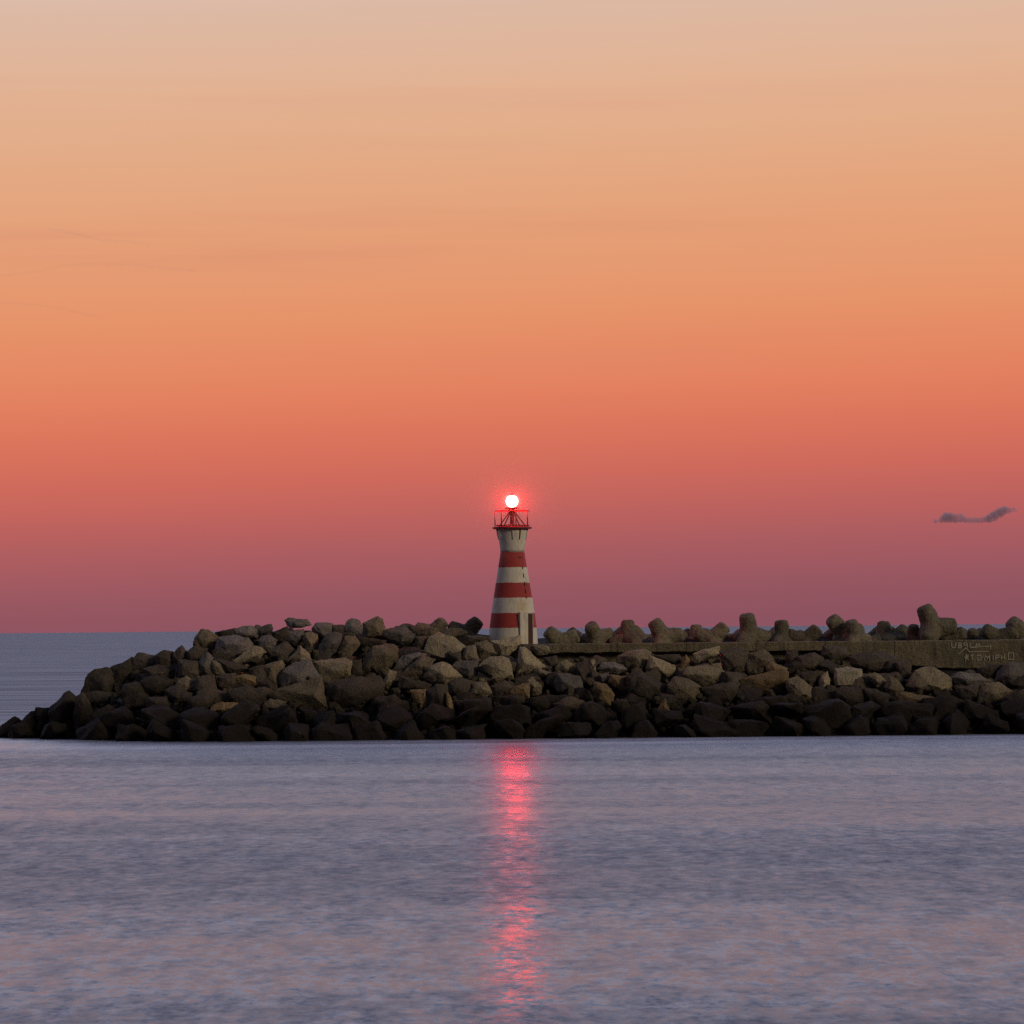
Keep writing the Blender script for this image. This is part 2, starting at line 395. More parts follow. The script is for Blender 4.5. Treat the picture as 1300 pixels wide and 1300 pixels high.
 (6,'D',[(235,432),(480,428),(505,500),(440,525),(275,472)],N,N,N),
 (6,'P',[(518,622),(560,558),(700,528),(805,540),(860,635),(1005,642),(860,693),(680,735),(560,685)],[(720,620)],'broad pale tabular boulder','broad pale tabular boulder tapering to a point at the right'),
 (6,'B',[(785,522),(880,508),(893,600),(838,625)],N,'small block on the tabular boulder','small brown block perched on the back of the broad pale tabular boulder'),
 (6,'B',[(365,725),(420,648),(560,668),(685,740),(695,905),(560,935),(418,905),(355,822)],[(480,760)],'squat brown boulder','squat brown boulder holding up the broad pale tabular one'),
 (6,'O',[(255,965),(340,858),(388,985),(330,1005)],[(330,930)],'tiny ochre fang','tiny ochre fang shaped stone low in the dark, left of the squat brown boulder'),
 (6,'D',[(-5,625),(100,588),(205,700),(335,720),(335,865),(160,885),(-5,825)],N,N,N),
 (6,'D',[(875,402),(1000,368),(1145,400),(1165,520),(1100,625),(915,625)],N,N,N),
 (6,'D',[(690,745),(1000,690),(1050,760),(980,900),(760,900)],N,N,N),
 (7,'B',[(-65,450),(80,425),(150,480),(195,550),(60,645),(-65,605)],[(60,520)],'brown boulder above the ochre block','brown rounded boulder behind and above the big ochre cliff faced block'),
 (7,'O',[(-165,765),(-130,698),(100,638),(250,618),(303,640),(293,730),(232,845),(100,855),(-45,835)],[(165,720),(250,690)],'big ochre cliff faced block','big ochre block with a furrowed cliff like right face'),
 (7,'O',[(95,585),(150,538),(305,600),(283,642),(115,642)],N,'ochre cap stone','small ochre stone capping the big cliff faced block'),
 (7,'B',[(295,705),(400,688),(520,768),(643,860),(655,935),(500,975),(358,925),(295,805)],[(460,850)],'brown slanting boulder','brown boulder slanting down right beside the big ochre cliff faced block'),
 (7,'D',[(425,645),(600,618),(645,720),(570,775),(425,735)],N,N,N),
 (7,'D',[(395,485),(560,445),(645,500),(645,605),(480,645),(395,585)],N,N,N),
 (7,'P',[(605,732),(640,668),(690,636),(718,700),(713,800),(650,843),(618,792)],[(660,730)],'little pale egg','little pale egg shaped stone just left of the square white block'),
 (7,'P',[(755,785),(768,603),(930,592),(1028,608),(1012,778),(880,795)],[(785,630),(990,630),(975,760),(790,765)],'square white block','clean square whitish block with a flat front, palest stone of the right half'),
 (7,'D',[(755,805),(900,775),(1085,795),(1075,955),(900,1005),(775,955)],N,N,N),
 (7,'D',[(645,378),(860,398),(905,470),(760,565),(635,482)],N,N,N),
 (7,'D',[(895,482),(1100,438),(1305,518),(1305,642),(1100,645),(915,562)],N,N,N),
 (7,'B',[(1075,665),(1150,638),(1293,740),(1285,832),(1178,805)],[(1180,730)],'brown stone right of the white block','brown stone sloping away to the right of the square white block'),
 (7,'D',[(1055,805),(1150,798),(1293,860),(1293,1005),(1120,1015),(1075,905)],N,N,N),
 (7,'B',[(975,952),(1060,928),(1085,1012),(998,1035)],N,'small brown stone below the white block','small brown stone low in the dark straight below the square white block'),
 (7,'D',[(-5,905),(90,878),(280,868),(325,960),(250,1055),(60,1035)],N,N,N),
 (7,'D',[(395,955),(600,965),(625,1105),(440,1155),(325,1065)],N,N,N),
 (7,'D',[(295,435),(400,428),(405,560),(330,605),(285,520)],N,N,N),
 (8,'P',[(203,690),(250,618),(340,588),(420,600),(530,690),(592,700),(608,780),(575,885),(450,875),(210,815),(178,782)],[(380,760),(500,790)],'large pale faceted boulder','large pale faceted boulder below the graffiti, its upper face bright and lower face dark'),
 (8,'G',[(575,682),(690,638),(860,658),(975,722),(920,765),(760,783),(638,745)],[(740,700)],'grey crusted boulder','grey crusted boulder to the right of the large pale faceted one'),
 (8,'O',[(88,965),(98,848),(240,848),(450,878),(620,908),(692,990),(620,1052),(480,1073),(200,965)],[(300,910),(560,960)],'long rust brown boulder','long rust brown boulder stretched out below the large pale faceted one'),
 (8,'G',[(1005,725),(1050,628),(1150,548),(1305,558),(1335,700),(1180,805),(1055,785)],[(1160,650)],'big grey boulder at the right edge','big grey boulder under the writing, cut by the right edge of the view'),
 (8,'B',[(865,805),(920,738),(1050,738),(1185,822),(1110,885),(1020,1005),(848,965)],[(1010,850)],'tan boulder with an ochre edge','tan boulder with an ochre right edge, below the grey crusted one'),
 (8,'D',[(1115,875),(1305,798),(1335,960),(1200,1065),(1055,1015)],N,N,N),
 (8,'D',[(635,782),(760,780),(875,760),(862,905),(695,925)],N,N,N),
 (8,'B',[(-5,682),(60,698),(135,800),(80,905),(-5,885),(-55,782)],N,'brown stone left of the long rust boulder','brown stone at the left end of the long rust brown boulder'),
 (8,'D',[(50,545),(210,518),(205,685),(95,725)],N,N,N),
 (8,'D',[(845,602),(1000,558),(1145,558),(1040,645),(1000,715),(865,665)],N,N,N),
 (8,'D',[(-5,522),(112,518),(100,625),(-5,645),(-65,602)],N,N,N),
 (8,'D',[(-5,965),(80,918),(185,980),(205,1105),(40,1125)],N,N,N),
 (8,'D',[(235,1062),(440,1072),(505,1205),(275,1245)],N,N,N),
 (8,'D',[(695,955),(840,962),(1005,1055),(900,1155),(715,1105)],N,N,N),
]
WHITE = rock_mat('whitish_stone', (.40, .35, .25), (.33, .28, .20), (.2, .165, .115), -100)
M['W'] = WHITE

notes, unnamed = [], []
for i, (reg, tone, poly, fr, short, lab) in enumerate(ROCKS):
    if short == 'square white block': tone = 'W'
    o, cx, cy, size = traced_rock(reg, tone, poly, fr, idx=i)
    if short:
        tag(o, lab, 'boulder', 'armour boulders of the breakwater')
        notes.append((short, cx, cy))
    else:
        unnamed.append((o, cx, cy, size, tone))


def side_word(dx, dy):
    a = math.degrees(math.atan2(-dy, dx))
    names = ['right of', 'above right of', 'above', 'above left of', 'left of', 'below left of', 'below', 'below right of']
    return names[int(((a + 22.5) % 360) // 45)]


used = set()


def neighbour_label(cx, cy, what):
    """word a shadowed stone by the nearest recognisable stone and the side it lies on"""
    for short, nx, ny in sorted(notes, key=lambda q: (q[1] - cx) ** 2 + (q[2] - cy) ** 2):
        w = side_word(cx - nx, cy - ny)
        if (short, w, what) not in used:
            used.add((short, w, what))
            return '%s just %s the %s' % (what, w, short)


for o, cx, cy, size, tone in unnamed:
    what = {'D': 'dark boulder', 'G': 'dull grey boulder'}[tone]
    tag(o, neighbour_label(cx, cy, what), 'boulder', 'armour boulders of the breakwater')

# ------------------------------------------------------------------ filler boulders in the joints and along the waterline
protos = []
for k in range(8):
    rnd = random.Random(100 + k)
    pts = []
    for _ in range(16):
        v = Vector((rnd.uniform(-1, 1), rnd.uniform(-1, 1), rnd.uniform(-1, 1)))
        m = max(abs(v.x), abs(v.y), abs(v.z)); v = v / m * rnd.uniform(.82, 1)
        v = v.lerp(v.normalized(), .35)
        pts.append(Vector((v.x, v.y * .85, v.z * .72)))
    bm = rough_hull(pts, 1.8, amp=.075, bev=.028, seed=200 + k)
    me = bpy.data.meshes.new('boulder'); bm.to_mesh(me); bm.free()
    for p in me.polygons: p.use_smooth = True
    me.materials.append(M['D'])
    protos.append(me)

SIL = [(-10, 934), (20, 912), (50, 904), (85, 884), (105, 858), (140, 850), (175, 834), (230, 826), (250, 802), (300, 803), (360, 800), (1310, 800)]


def sil(px):
    for (a, b), (c, d) in zip(SIL, SIL[1:]):
        if a <= px <= c: return b + (d - b) * (px - a) / (c - a)
    return 812


def filler(px, py, push, scale, lab, grp, seed):
    rnd = random.Random(seed)
    o = bpy.data.objects.new('boulder', protos[seed % 8])
    C.objects.link(o)
    o.location = at(px, py, slope_Y(px, py) + push)
    o.rotation_euler = (rnd.uniform(-.5, .5), rnd.uniform(-.5, .5), rnd.uniform(0, 6.28))
    s = scale
    o.scale = (s * rnd.uniform(.9, 1.25), s * rnd.uniform(.85, 1.1), s * rnd.uniform(.8, 1.1))
    tag(o, lab, 'boulder', grp)
    return o


sd = 0
rf = random.Random(5)
# gaps of the slope
for row, py in enumerate((842, 868, 892)):
    for px in range(15, 1310, 52):
        x = px + rf.uniform(-10, 10) + (row % 2) * 22; y = py + rf.uniform(-6, 6)
        sd += 1
        if y < sil(x) + 26 or x > 1305: continue
        if row == 0 and x > 640: y += 8
        if row == 0 and x > 1120: continue
        filler(x, y, 1.35, 1.15 + rf.uniform(-.1, .15), 'dark boulder wedged deep in the joints between the larger stones of the slope', 'boulders in the joints of the slope', sd)
# the second course of the crest, behind the skyline stones
for px in list(range(302, 590, 30)):
    sd += 1
    o = filler(px, 816, 0, 1.15, 'dark boulder filling the crest behind the skyline stones left of the lighthouse', 'boulders behind the crest', sd)
    o.location = at(px, 812 + rf.uniform(-2, 3), 252.6)
# the waterline course
ZONES = [(170, 'black wet boulder at the waterline below the left tip of the breakwater', 'waterline boulders of the left tip'),
         (430, 'black wet boulder at the waterline below the left slope, short of the big speckled boulder', 'waterline boulders of the left slope'),
         (800, 'black wet boulder at the waterline in the stretch below the lighthouse', 'waterline boulders below the lighthouse'),
         (1400, 'black wet boulder at the waterline below the concrete wall', 'waterline boulders below the wall')]


def wl(px):
    return [(0, 934), (150, 940), (330, 942), (650, 938), (950, 934), (1300, 929.5)]


def waterline(px):
    t = wl(px)
    for (a, b), (c, d) in zip(t, t[1:]):
        if a <= px <= c: return b + (d - b) * (px - a) / (c - a)
    return t[-1][1] if px > 0 else t[0][1]


for row, (dy, dpx, push, sc) in enumerate(((-7, 44, -.35, 1.25), (-23, 50, .1, 1.5))):
    px = 30 if row == 0 else 150
    while px < 1315:
        x = px + rf.uniform(-6, 6); sd += 1
        z = next(q for q in ZONES if x < q[0])
        filler(x, waterline(x) + dy + rf.uniform(-3, 3), push, sc * rf.uniform(.85, 1.15), z[1], z[2], sd)
        px += dpx

# chips and small stones packed into the joints: nobody could count them
def rubble(n, seed):
    rnd = random.Random(seed); bm = bmesh.new()
    for _ in range(n):
        px = rnd.uniform(10, 1330); py = rnd.uniform(800, 936) if rnd.random() < .6 else rnd.uniform(890, 940)
        if py < sil(px) + 16 or (px > 650 and py < 838) or py > waterline(px) - 2: continue
        if px > 1110 and py < 856: continue
        p = at(px, py, slope_Y(px, py) + rnd.uniform(.3, 1.4)); r = rnd.uniform(.13, .42)
        b2 = bmesh.ops.create_icosphere(bm, subdivisions=1, radius=r)
        q = Quaternion(Vector((rnd.uniform(-1, 1), rnd.uniform(-1, 1), rnd.uniform(-1, 1))).normalized(), rnd.uniform(0, 6))
        mm = Matrix.Translation(p) @ q.to_matrix().to_4x4() @ Matrix.Diagonal((rnd.uniform(.8, 1.5), rnd.uniform(.7, 1.1), rnd.uniform(.5, .9), 1))
        for v in b2['verts']: v.co = mm @ (v.co * rnd.uniform(.75, 1.2))
    return obj('rubble', bm, M['R'])
tag(rubble(3000, 77), 'small broken stones packed between the boulders', 'rubble', kind='stuff')

# core of the mound under the boulders
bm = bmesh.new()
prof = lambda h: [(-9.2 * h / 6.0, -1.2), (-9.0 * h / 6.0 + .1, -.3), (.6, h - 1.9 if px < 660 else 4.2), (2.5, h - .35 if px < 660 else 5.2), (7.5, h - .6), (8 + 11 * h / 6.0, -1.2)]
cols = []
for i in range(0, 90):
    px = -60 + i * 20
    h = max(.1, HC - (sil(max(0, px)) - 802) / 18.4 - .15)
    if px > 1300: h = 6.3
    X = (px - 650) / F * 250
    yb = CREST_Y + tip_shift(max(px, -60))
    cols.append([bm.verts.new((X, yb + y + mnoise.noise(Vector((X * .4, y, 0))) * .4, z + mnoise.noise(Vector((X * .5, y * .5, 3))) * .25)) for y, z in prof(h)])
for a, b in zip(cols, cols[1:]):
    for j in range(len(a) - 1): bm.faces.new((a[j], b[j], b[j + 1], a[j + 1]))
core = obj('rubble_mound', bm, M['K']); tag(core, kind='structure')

# ------------------------------------------------------------------ concrete wall with its writing
X0 = at(664, 815, 250.5).x
bm = bmesh.new()
WZ = 6.17
wy0 = 250.35
xs = [X0 + .5 * i for i in range(int((47 - X0) / .5) + 1)]
rows = []
for x in xs:
    j = lambda s: mnoise.noise(Vector((x * 1.7, s, 1.7))) * .05
    low = WZ - .62 - max(0, min(1.3, (x - 21) * .16)) + j(9) * 2
    rows.append([bm.verts.new(p) for p in ((x, wy0 + .02, low), (x, wy0, low + .06), (x, wy0 + j(1) * .4, WZ - .07 + j(2) * 1.6), (x, wy0 + .10, WZ + j(3) * 1.4), (x, wy0 + 1.4, WZ + j(4) * .5), (x, wy0 + 1.4, 4.0), (x, wy0 + .7, 4.0), (x, wy0 + .7, low))])
for a, b in zip(rows, rows[1:]):
    for k in range(8): bm.faces.new((a[k], b[k], b[(k + 1) % 8], a[(k + 1) % 8]))
bm.faces.new(rows[0]); bm.faces.new(list(reversed(rows[-1])))
bmesh.ops.recalc_face_normals(bm, faces=bm.faces)
wall = obj('concrete_wall', bm, M['concrete'])
tag(wall, 'long low concrete wall along the crest with white writing near its right end', 'wall')

m, t = newmat('chalky_paint')
geo = t.n('ShaderNodeNewGeometry')
nn = t.noise(geo.outputs['Position'], 7, 4)
finish(t, t.mix(t.mapr(nn, .3, .7, 0, 1), (.20, .18, .13, 1), (.36, .33, .25, 1)), .9)
M['chalk'] = m
STROKES = [
 [(597,352),(600,390),(615,403),(632,395),(640,352)],
 [(662,355),(662,401)], [(662,355),(688,356),(690,372),(665,378)], [(665,378),(695,385),(690,399),(662,401)],
 [(748,372),(728,378),(714,370),(716,356),(738,352),(749,360),(748,395)], [(776,350),(778,402)],
 [(830,395),(838,362),(850,380),(862,358),(880,392)], [(790,398),(880,389),(975,385)], [(978,370),(975,413)],
 [(668,460),(735,402),(772,442)], [(772,440),(960,436)],
 [(735,522),(738,468),(760,476),(738,492)], [(722,492),(762,492)], [(738,492),(762,517)],
 [(795,470),(797,518)], [(782,472),(810,470)],
 [(845,500),(850,520),(882,518),(884,475),(845,475)],
 [(915,520),(925,475),(945,500),(965,475),(968,525)], [(1000,475),(1000,518)],
 [(1022,522),(1025,475),(1055,470),(1058,490),(1028,498)],
 [(1078,476),(1078,512)], [(1078,495),(1110,492)], [(1110,470),(1112,510)],
 [(1150,450),(1198,452),(1200,512),(1148,512),(1150,450)]]
bm = bmesh.new()
for st in STROKES:
    for a, b in zip(st, st[1:]):
        pa = at(1130 + a[0] / K, 770 + a[1] / K, wy0 - .035); pb = at(1130 + b[0] / K, 770 + b[1] / K, wy0 - .035)
        d = (pb - pa); L = d.length
        rot = Matrix.Rotation(-math.atan2(d.z, d.x), 3, 'Y')
        add_box(bm, (pa + pb) / 2 + Vector((0, random.uniform(-.003, .003), 0)), (L + .05, .014, .068), rot)
gr = obj('graffiti', bm, M['chalk'], wall)
gr['label'] = 'two lines of thin hand painted white lettering'

# walkway slab behind the wall carrying the tower
bm = bmesh.new()
add_box(bm, ((X0 - 4 + 47) / 2, 253.6, 5.4), (47 - X0 + 4, 3.7, 1.0))
deck = obj('path', bm, M['concrete']); tag(deck, kind='structure')

# ------------------------------------------------------------------ tetrapods
def tetra_mesh():
    bm = bmesh.new()
    dirs = [Vector(v).normalized() for v in ((1, 1, 1), (1, -1, -1), (-1, 1, -1), (-1, -1, 1))]
    for d in dirs:
        add_tube(bm, d * -.1, d * 1.28, .66, .47, 24)
        r = bmesh.ops.create_uvsphere(bm, u_segments=20, v_segments=12, radius=.47)
        bmesh.ops.transform(bm, matrix=Matrix.Translation(d * 1.24) @ d.to_track_quat('Z', 'Y').to_matrix().to_4x4() @ Matrix.Diagonal((1, 1, .36, 1)), verts=r['verts'])
    bmesh.ops.create_uvsphere(bm, u_segments=20, v_segments=12, radius=.62)
    tmp = obj('tetrapod', bm, M['tetra'])
    md = tmp.modifiers.new('r', 'REMESH'); md.mode = 'VOXEL'; md.voxel_size = .06; md.use_smooth_shade = True
    sm = tmp.modifiers.new('s', 'SMOOTH'); sm.iterations = 5; sm.factor = .5
    dg = bpy.context.evaluated_depsgraph_get()
    me = bpy.data.meshes.new_from_object(tmp.evaluated_get(dg))
    old = tmp.data
    bpy.data.objects.remove(tmp); bpy.data.meshes.remove(old)
    me.name = 'tetrapod'
    for p in me.polygons: p.use_smooth = True
    for v in me.vertices:
        v.co += v.normal * mnoise.fractal(v.co * 2.2, 1.0, 2.0, 3) * .055
    return me, dirs


TME, TD = tetra_mesh()
TETS = [
 ((592, 805), (610, 785), -.1, (572, 798), 0, 1.0, 'tetrapod with one raised round knob just left of the striped tower'),
 ((549, 805), (563, 788), -.2, (530, 803), 0, .95, 'tetrapod leaning right on the crest, second from the striped tower on its left'),
 ((712, 816), (694, 800), -.3, (735, 817), 0, 1.0, 'low tetrapod pointing left towards the striped tower from its right'),
 ((756, 811), (750, 793), -.8, (769, 796), 0, 1.0, 'tetrapod with a blunt round end facing forward beside a second knob'),
 ((797, 812), (797, 792), .1, (780, 804), 0, 1.0, 'tetrapod with a dark knob on its left, third to the right of the tower'),
 ((842, 810), (831, 790), -.1, (869, 801), 0, 1.05, 'wide tetrapod with a tilted blunt top and a long leg lying right'),
 ((884, 815), (884, 799), .3, (870, 815), 2.2, .9, 'small dark tetrapod knob set back behind its neighbours, above the oblong block'),
 ((905, 812), (924, 790), -.1, (888, 812), 0, 1.0, 'tetrapod with a long smooth leg rising to the right next to the tallest central one'),
 ((951, 806), (948, 781), -.3, (968, 803), 0, 1.12, 'tall bulky tetrapod, highest of the row between the tower and the writing'),
 ((994, 812), (992, 788), 0, (1015, 811), 0, 1.0, 'tetrapod with a single upright rounded post like leg'),
 ((1022, 815), (1040, 795), -.1, (1003, 818), 0, 1.0, 'tetrapod with a leg slanting up right, right of the post like one'),
 ((1072, 803), (1054, 786), -.25, (1086, 812), .6, 1.1, 'tetrapod with a thick leg pointing up left against the sky'),
 ((1083, 810), (1081, 790), -.3, (1099, 794), -.3, .95, 'tetrapod with a square upright column and a short right arm'),
 ((1122, 813), (1122, 794), .3, (1106, 803), 1.6, 1.0, 'dark tetrapod set back with a round head above the horizon line'),
 ((1138, 814), (1151, 796), .4, (1128, 815), 1.8, .95, 'dark tetrapod leaning right, left of the great three armed one'),
 ((1160, 812), (1159, 795), -.3, (1150, 812), .9, .8, 'small tetrapod knob pressed against the left of the great three armed one'),
 ((1184, 797), (1174, 774), -.1, (1214, 794), -.6, 1.22, 'great three armed tetrapod towering above the writing'),
 ((1204, 811), (1192, 802), -.3, (1222, 815), -.2, .95, 'tetrapod lying low under the right arm of the great three armed one'),
 ((1234, 817), (1234, 804), -.4, (1222, 815), 1.6, .8, 'small dark round tetrapod knob above the right end of the writing'),
 ((1268, 812), (1248, 799), -.3, (1290, 814), 0, 1.05, 'tetrapod with a long leg sloping down right near the right edge of the view'),
 ((1299, 805), (1284, 791), -.5, (1318, 800), .4, 1.1, 'tetrapod with a blunt knob cut off by the right edge of the view'),
]
for k, (px, dx, dz) in enumerate(((738, -14, -14), (778, 12, -13), (816, -10, -15), (862, 14, -11), (925, -15, -10), (975, 13, -14), (1012, -12, -8), (1045, 13, -12), (1104, 12, -13), (1142, -10, -12), (1256, -12, -9), (1210, 14, -9))):
    TETS.append(((px, 817), (px + dx, 817 + dz), (.5, -.3, .2)[k % 3], (px - dx, 821), 2.4, 1.0, 'tetrapod half hidden in the second row behind the wall'))
for hub, t1, dep, t2, push, sc, lab in TETS:
    o = bpy.data.objects.new('tetrapod', TME); C.objects.link(o)
    Y = 255.6 + push
    p0 = at(*hub, Y)
    a = at(*t1, Y) - p0
    a = Vector((a.x, 0, a.z)); a.normalize(); a.y = dep; a.normalize()
    b = at(*t2, Y) - p0; b = Vector((b.x, 0, b.z)).normalized()
    q0 = TD[0].rotation_difference(a)
    best = max(range(72), key=lambda k: max((Quaternion(a, k * math.pi / 36) @ q0 @ TD[j]).dot(b) for j in (1, 2, 3)))
    o.rotation_mode = 'QUATERNION'
    o.rotation_quaternion = Quaternion(a, best * math.pi / 36) @ q0
    o.location = p0; o.scale = (sc, sc, sc)
    tag(o, lab, 'tetrapod', 'tetrapods of the second row' if push == 2.4 else 'concrete tetrapods on the seaward crest')

# ------------------------------------------------------------------ lighthouse
LX, LY = at(651.6, 815, 253.4).x, 253.4
lh = bpy.data.objects.new('lighthouse', None); C.objects.link(lh)
lh.location = (LX, LY, 5.9)
tag(lh, 'small red and white banded lighthouse with a lit red lamp on its railed top', 'lighthouse')
Z0 = 5.9


def white_paint(name, red_bands):
    m, t = newmat(name)
    tc = t.n('ShaderNodeTexCoord'); O = tc.outputs['Object']
    sx = t.n('ShaderNodeSeparateXYZ'); t.l(O, sx.inputs[0])
    n1 = t.noise(O, 1.3, 5, .6); n2 = t.noise(t.mapping(O, (5, 5, .7)), 1.6, 5, .65); n3 = t.noise(O, 9, 4, .6)
    w = t.mix(t.mapr(n1, .35, .7, 0, 1), (.56, .505, .42, 1), (.46, .415, .345, 1))
    w = t.mix(t.math('MULTIPLY', t.mapr(n2, .48, .68, 0, 1), .6), w, (.30, .25, .18, 1))
    col = w
    if red_bands:
        r = t.mix(t.mapr(n1, .35, .7, 0, 1), (.33, .042, .036, 1), (.26, .035, .032, 1))
        r = t.mix(t.math('MULTIPLY', t.mapr(n2, .5, .7, 0, 1), .55), r, (.20, .045, .04, 1))
        zz = t.math('ADD', sx.outputs[2], t.math('MULTIPLY', t.math('SUBTRACT', n3, .5), .12))
        f = None
        for a, b in red_bands:
            g = t.math('MULTIPLY', t.math('GREATER_THAN', zz, a), t.math('LESS_THAN', zz, b))
            f = g if f is None else t.math('ADD', f, g)
        col = t.mix(f, w, r)
        # rust run below the middle red band, to the right of the door
        vx = t.math('ABSOLUTE', t.math('SUBTRACT', sx.outputs[0], .62))
        yr = t.math('MULTIPLY', t.mapr(vx, .1, .5, 1, 0), t.math('MULTIPLY', t.mapr(sx.outputs[2], 2.2, 2.7, 0, 1), t.mapr(sx.outputs[2], 3.0, 3.5, 1, 0)))
        yr = t.math('MULTIPLY', yr, t.math('LESS_THAN', sx.outputs[1], 0.0))
        yr = t.math('MULTIPLY', yr, t.mapr(n3, .3, .6, .2, 1))
        yr = t.math('MULTIPLY', yr, t.math('SUBTRACT', 1.0, f))
        col = t.mix(t.math('MULTIPLY', yr, .75), col, (.33, .22, .07, 1))
    finish(t, col, .75, t.math('ADD', n3, t.math('MULTIPLY', n2, .5)), .35, .03)
    return m


B = lambda z: z - Z0
M['tower'] = white_paint('banded_paint', [(B(11.49), B(12.56)), (B(9.38), B(10.42)), (B(7.29), B(8.32))])
M['white'] = white_paint('white_render', None)


def paint(name, c, rough=.5, var=.3):
    m, t = newmat(name)
    tc = t.n('ShaderNodeTexCoord')
    n1 = t.noise(tc.outputs['Object'], 6, 5, .6)
    finish(t, t.mix(t.mapr(n1, .35, .7, 0, 1), (*c, 1), tuple(x * (1 - var) for x in c) + (1,)), rough, n1, .3, .01)
    return m


M['redmetal'] = paint('red_metal', (.24, .03, .028))
M['rust'] = paint('rusty_iron', (.075, .04, .03), .8)
M['door'] = paint('maroon_door', (.06, .016, .014), .6)

bm = bmesh.new()
add_lathe(bm, [(1.74, 0.0), (1.70, B(6.3)), (1.64, B(7.29)), (1.51, B(8.32)), (1.345, B(9.38)), (1.175, B(10.42)), (1.0, B(11.49)), (.835, B(12.56))])
tower = obj('tower', bm, M['tower'], lh, True)
bm = bmesh.new()
add_lathe(bm, [(.833, B(12.563)), (.85, B(12.75)), (.89, B(13.1)), (.95, B(13.5)), (1.02, B(13.95)), (1.04, B(14.16))])
obj('flared_top', bm, M['white'], lh, True)
bm = bmesh.new()
add_lathe(bm, [(1.30, B(14.163)), (1.37, B(14.19)), (1.37, B(14.30)), (1.33, B(14.33))], 48)
gal = obj('gallery_deck', bm, M['redmetal'], lh)
bm = bmesh.new()
for k in range(48):
    a0, a1 = 2 * math.pi * k / 48, 2 * math.pi * (k + 1) / 48
    for zz, rr in ((B(15.42), .032), (B(14.42), .03)):
        add_tube(bm, (1.19 * math.cos(a0), 1.19 * math.sin(a0), zz), (1.19 * math.cos(a1), 1.19 * math.sin(a1), zz), rr, seg=6)
obj('handrail', bm, M['redmetal'], lh, True)
for k in range(7):
    a = R(180 + k * 360 / 7)
    bm = bmesh.new(); add_tube(bm, (1.19 * math.cos(a), 1.19 * math.sin(a), B(14.31)), (1.19 * math.cos(a), 1.19 * math.sin(a), B(15.42)), .038, seg=8)
    obj('railing_post', bm, M['redmetal'], lh, True)
# lamp stand
bm = bmesh.new()
add_lathe(bm, [(.34, B(14.33)), (.34, B(14.40)), (.17, B(14.5)), (.13, B(15.45)), (.2, B(15.55))], 20)
obj('lamp_pedestal', bm, M['redmetal'], lh, True)
for k in range(5):
    a = R(-160 + k * 72)
    bm = bmesh.new(); add_tube(bm, (.98 * math.cos(a), .98 * math.sin(a), B(14.32)), (.15 * math.cos(a), .15 * math.sin(a), B(15.4)), .042, seg=8)
    obj('brace', bm, M['redmetal'], lh, True)
bm = bmesh.new()
add_lathe(bm, [(.2, B(15.551)), (.50, B(15.59)), (.50, B(15.66)), (.3, B(15.68))], 32)  # added flange, keeps lamp light off the deck and rails
obj('lamp_baffle', bm, M['redmetal'], lh, True)
LZ = 16.1
m, t = newmat('lit_red_lens')
e = t.n('ShaderNodeEmission'); e.inputs[0].default_value = (1.0, .016, .013, 1); e.inputs[1].default_value = 430.0
o_ = t.n('ShaderNodeOutputMaterial'); t.l(e.outputs[0], o_.inputs[0])
bm = bmesh.new(); bmesh.ops.create_icosphere(bm, subdivisions=3, radius=.42)
lamp = obj('beacon_lamp', bm, m, lh, True); lamp.location = (0, 0, B(LZ))
lamp['label'] = 'glowing red beacon lamp'
bm = bmesh.new()
add_lathe(bm, [(.26, B(16.50)), (.22, B(16.54)), (.04, B(16.60)), (.03, B(16.72))], 20)
obj('lamp_cap', bm, M['rust'], lh, True)
# brackets under the gallery, one stained run of conduit down the shaft
for k, az in enumerate((-88, -58, -10, 20, 60, 100, 140, 180, 220)):
    a = R(az); d = Vector((math.cos(a), math.sin(a), 0))
    bm = bmesh.new()
    add_tube(bm, d * .95 + Vector((0, 0, B(13.42))), d * 1.09 + Vector((0, 0, B(14.16))), .036, .05, 8)
    obj('bracket', bm, M['rust'] if az == -58 else M['white'], lh, True)


def tower_r(z):
    pr = [(6.3, 1.70), (7.29, 1.64), (8.32, 1.51), (9.38, 1.345), (10.42, 1.175), (11.49, 1.0), (12.56, .835)]
    for (a, b), (c, d) in zip(pr, pr[1:]):
        if a <= z <= c: return b + (d - b) * (z - a) / (c - a)
    return .84


bm = bmesh.new()
ca = R(-47)
for za, zb, rr in ((11.36, 11.52, .03), (10.75, 11.06, .035), (10.2, 10.46, .045), (9.66, 9.98, .04), (9.3, 9.5, .03)):
    f = lambda z: Vector((math.cos(ca) * (tower_r(z) + .02), math.sin(ca) * (tower_r(z) + .02), B(z)))
    add_tube(bm, f(za), f(zb), rr, seg=8)
z = 12.18
add_tube(bm, Vector((math.cos(R(-62)) * (tower_r(z) + .02), math.sin(R(-62)) * (tower_r(z) + .02), B(z))), Vector((math.cos(R(-40)) * (tower_r(z) + .02), math.sin(R(-40)) * (tower_r(z) + .02), B(z))), .03, seg=8)
obj('wall_rung', bm, M['rust'], lh, True)
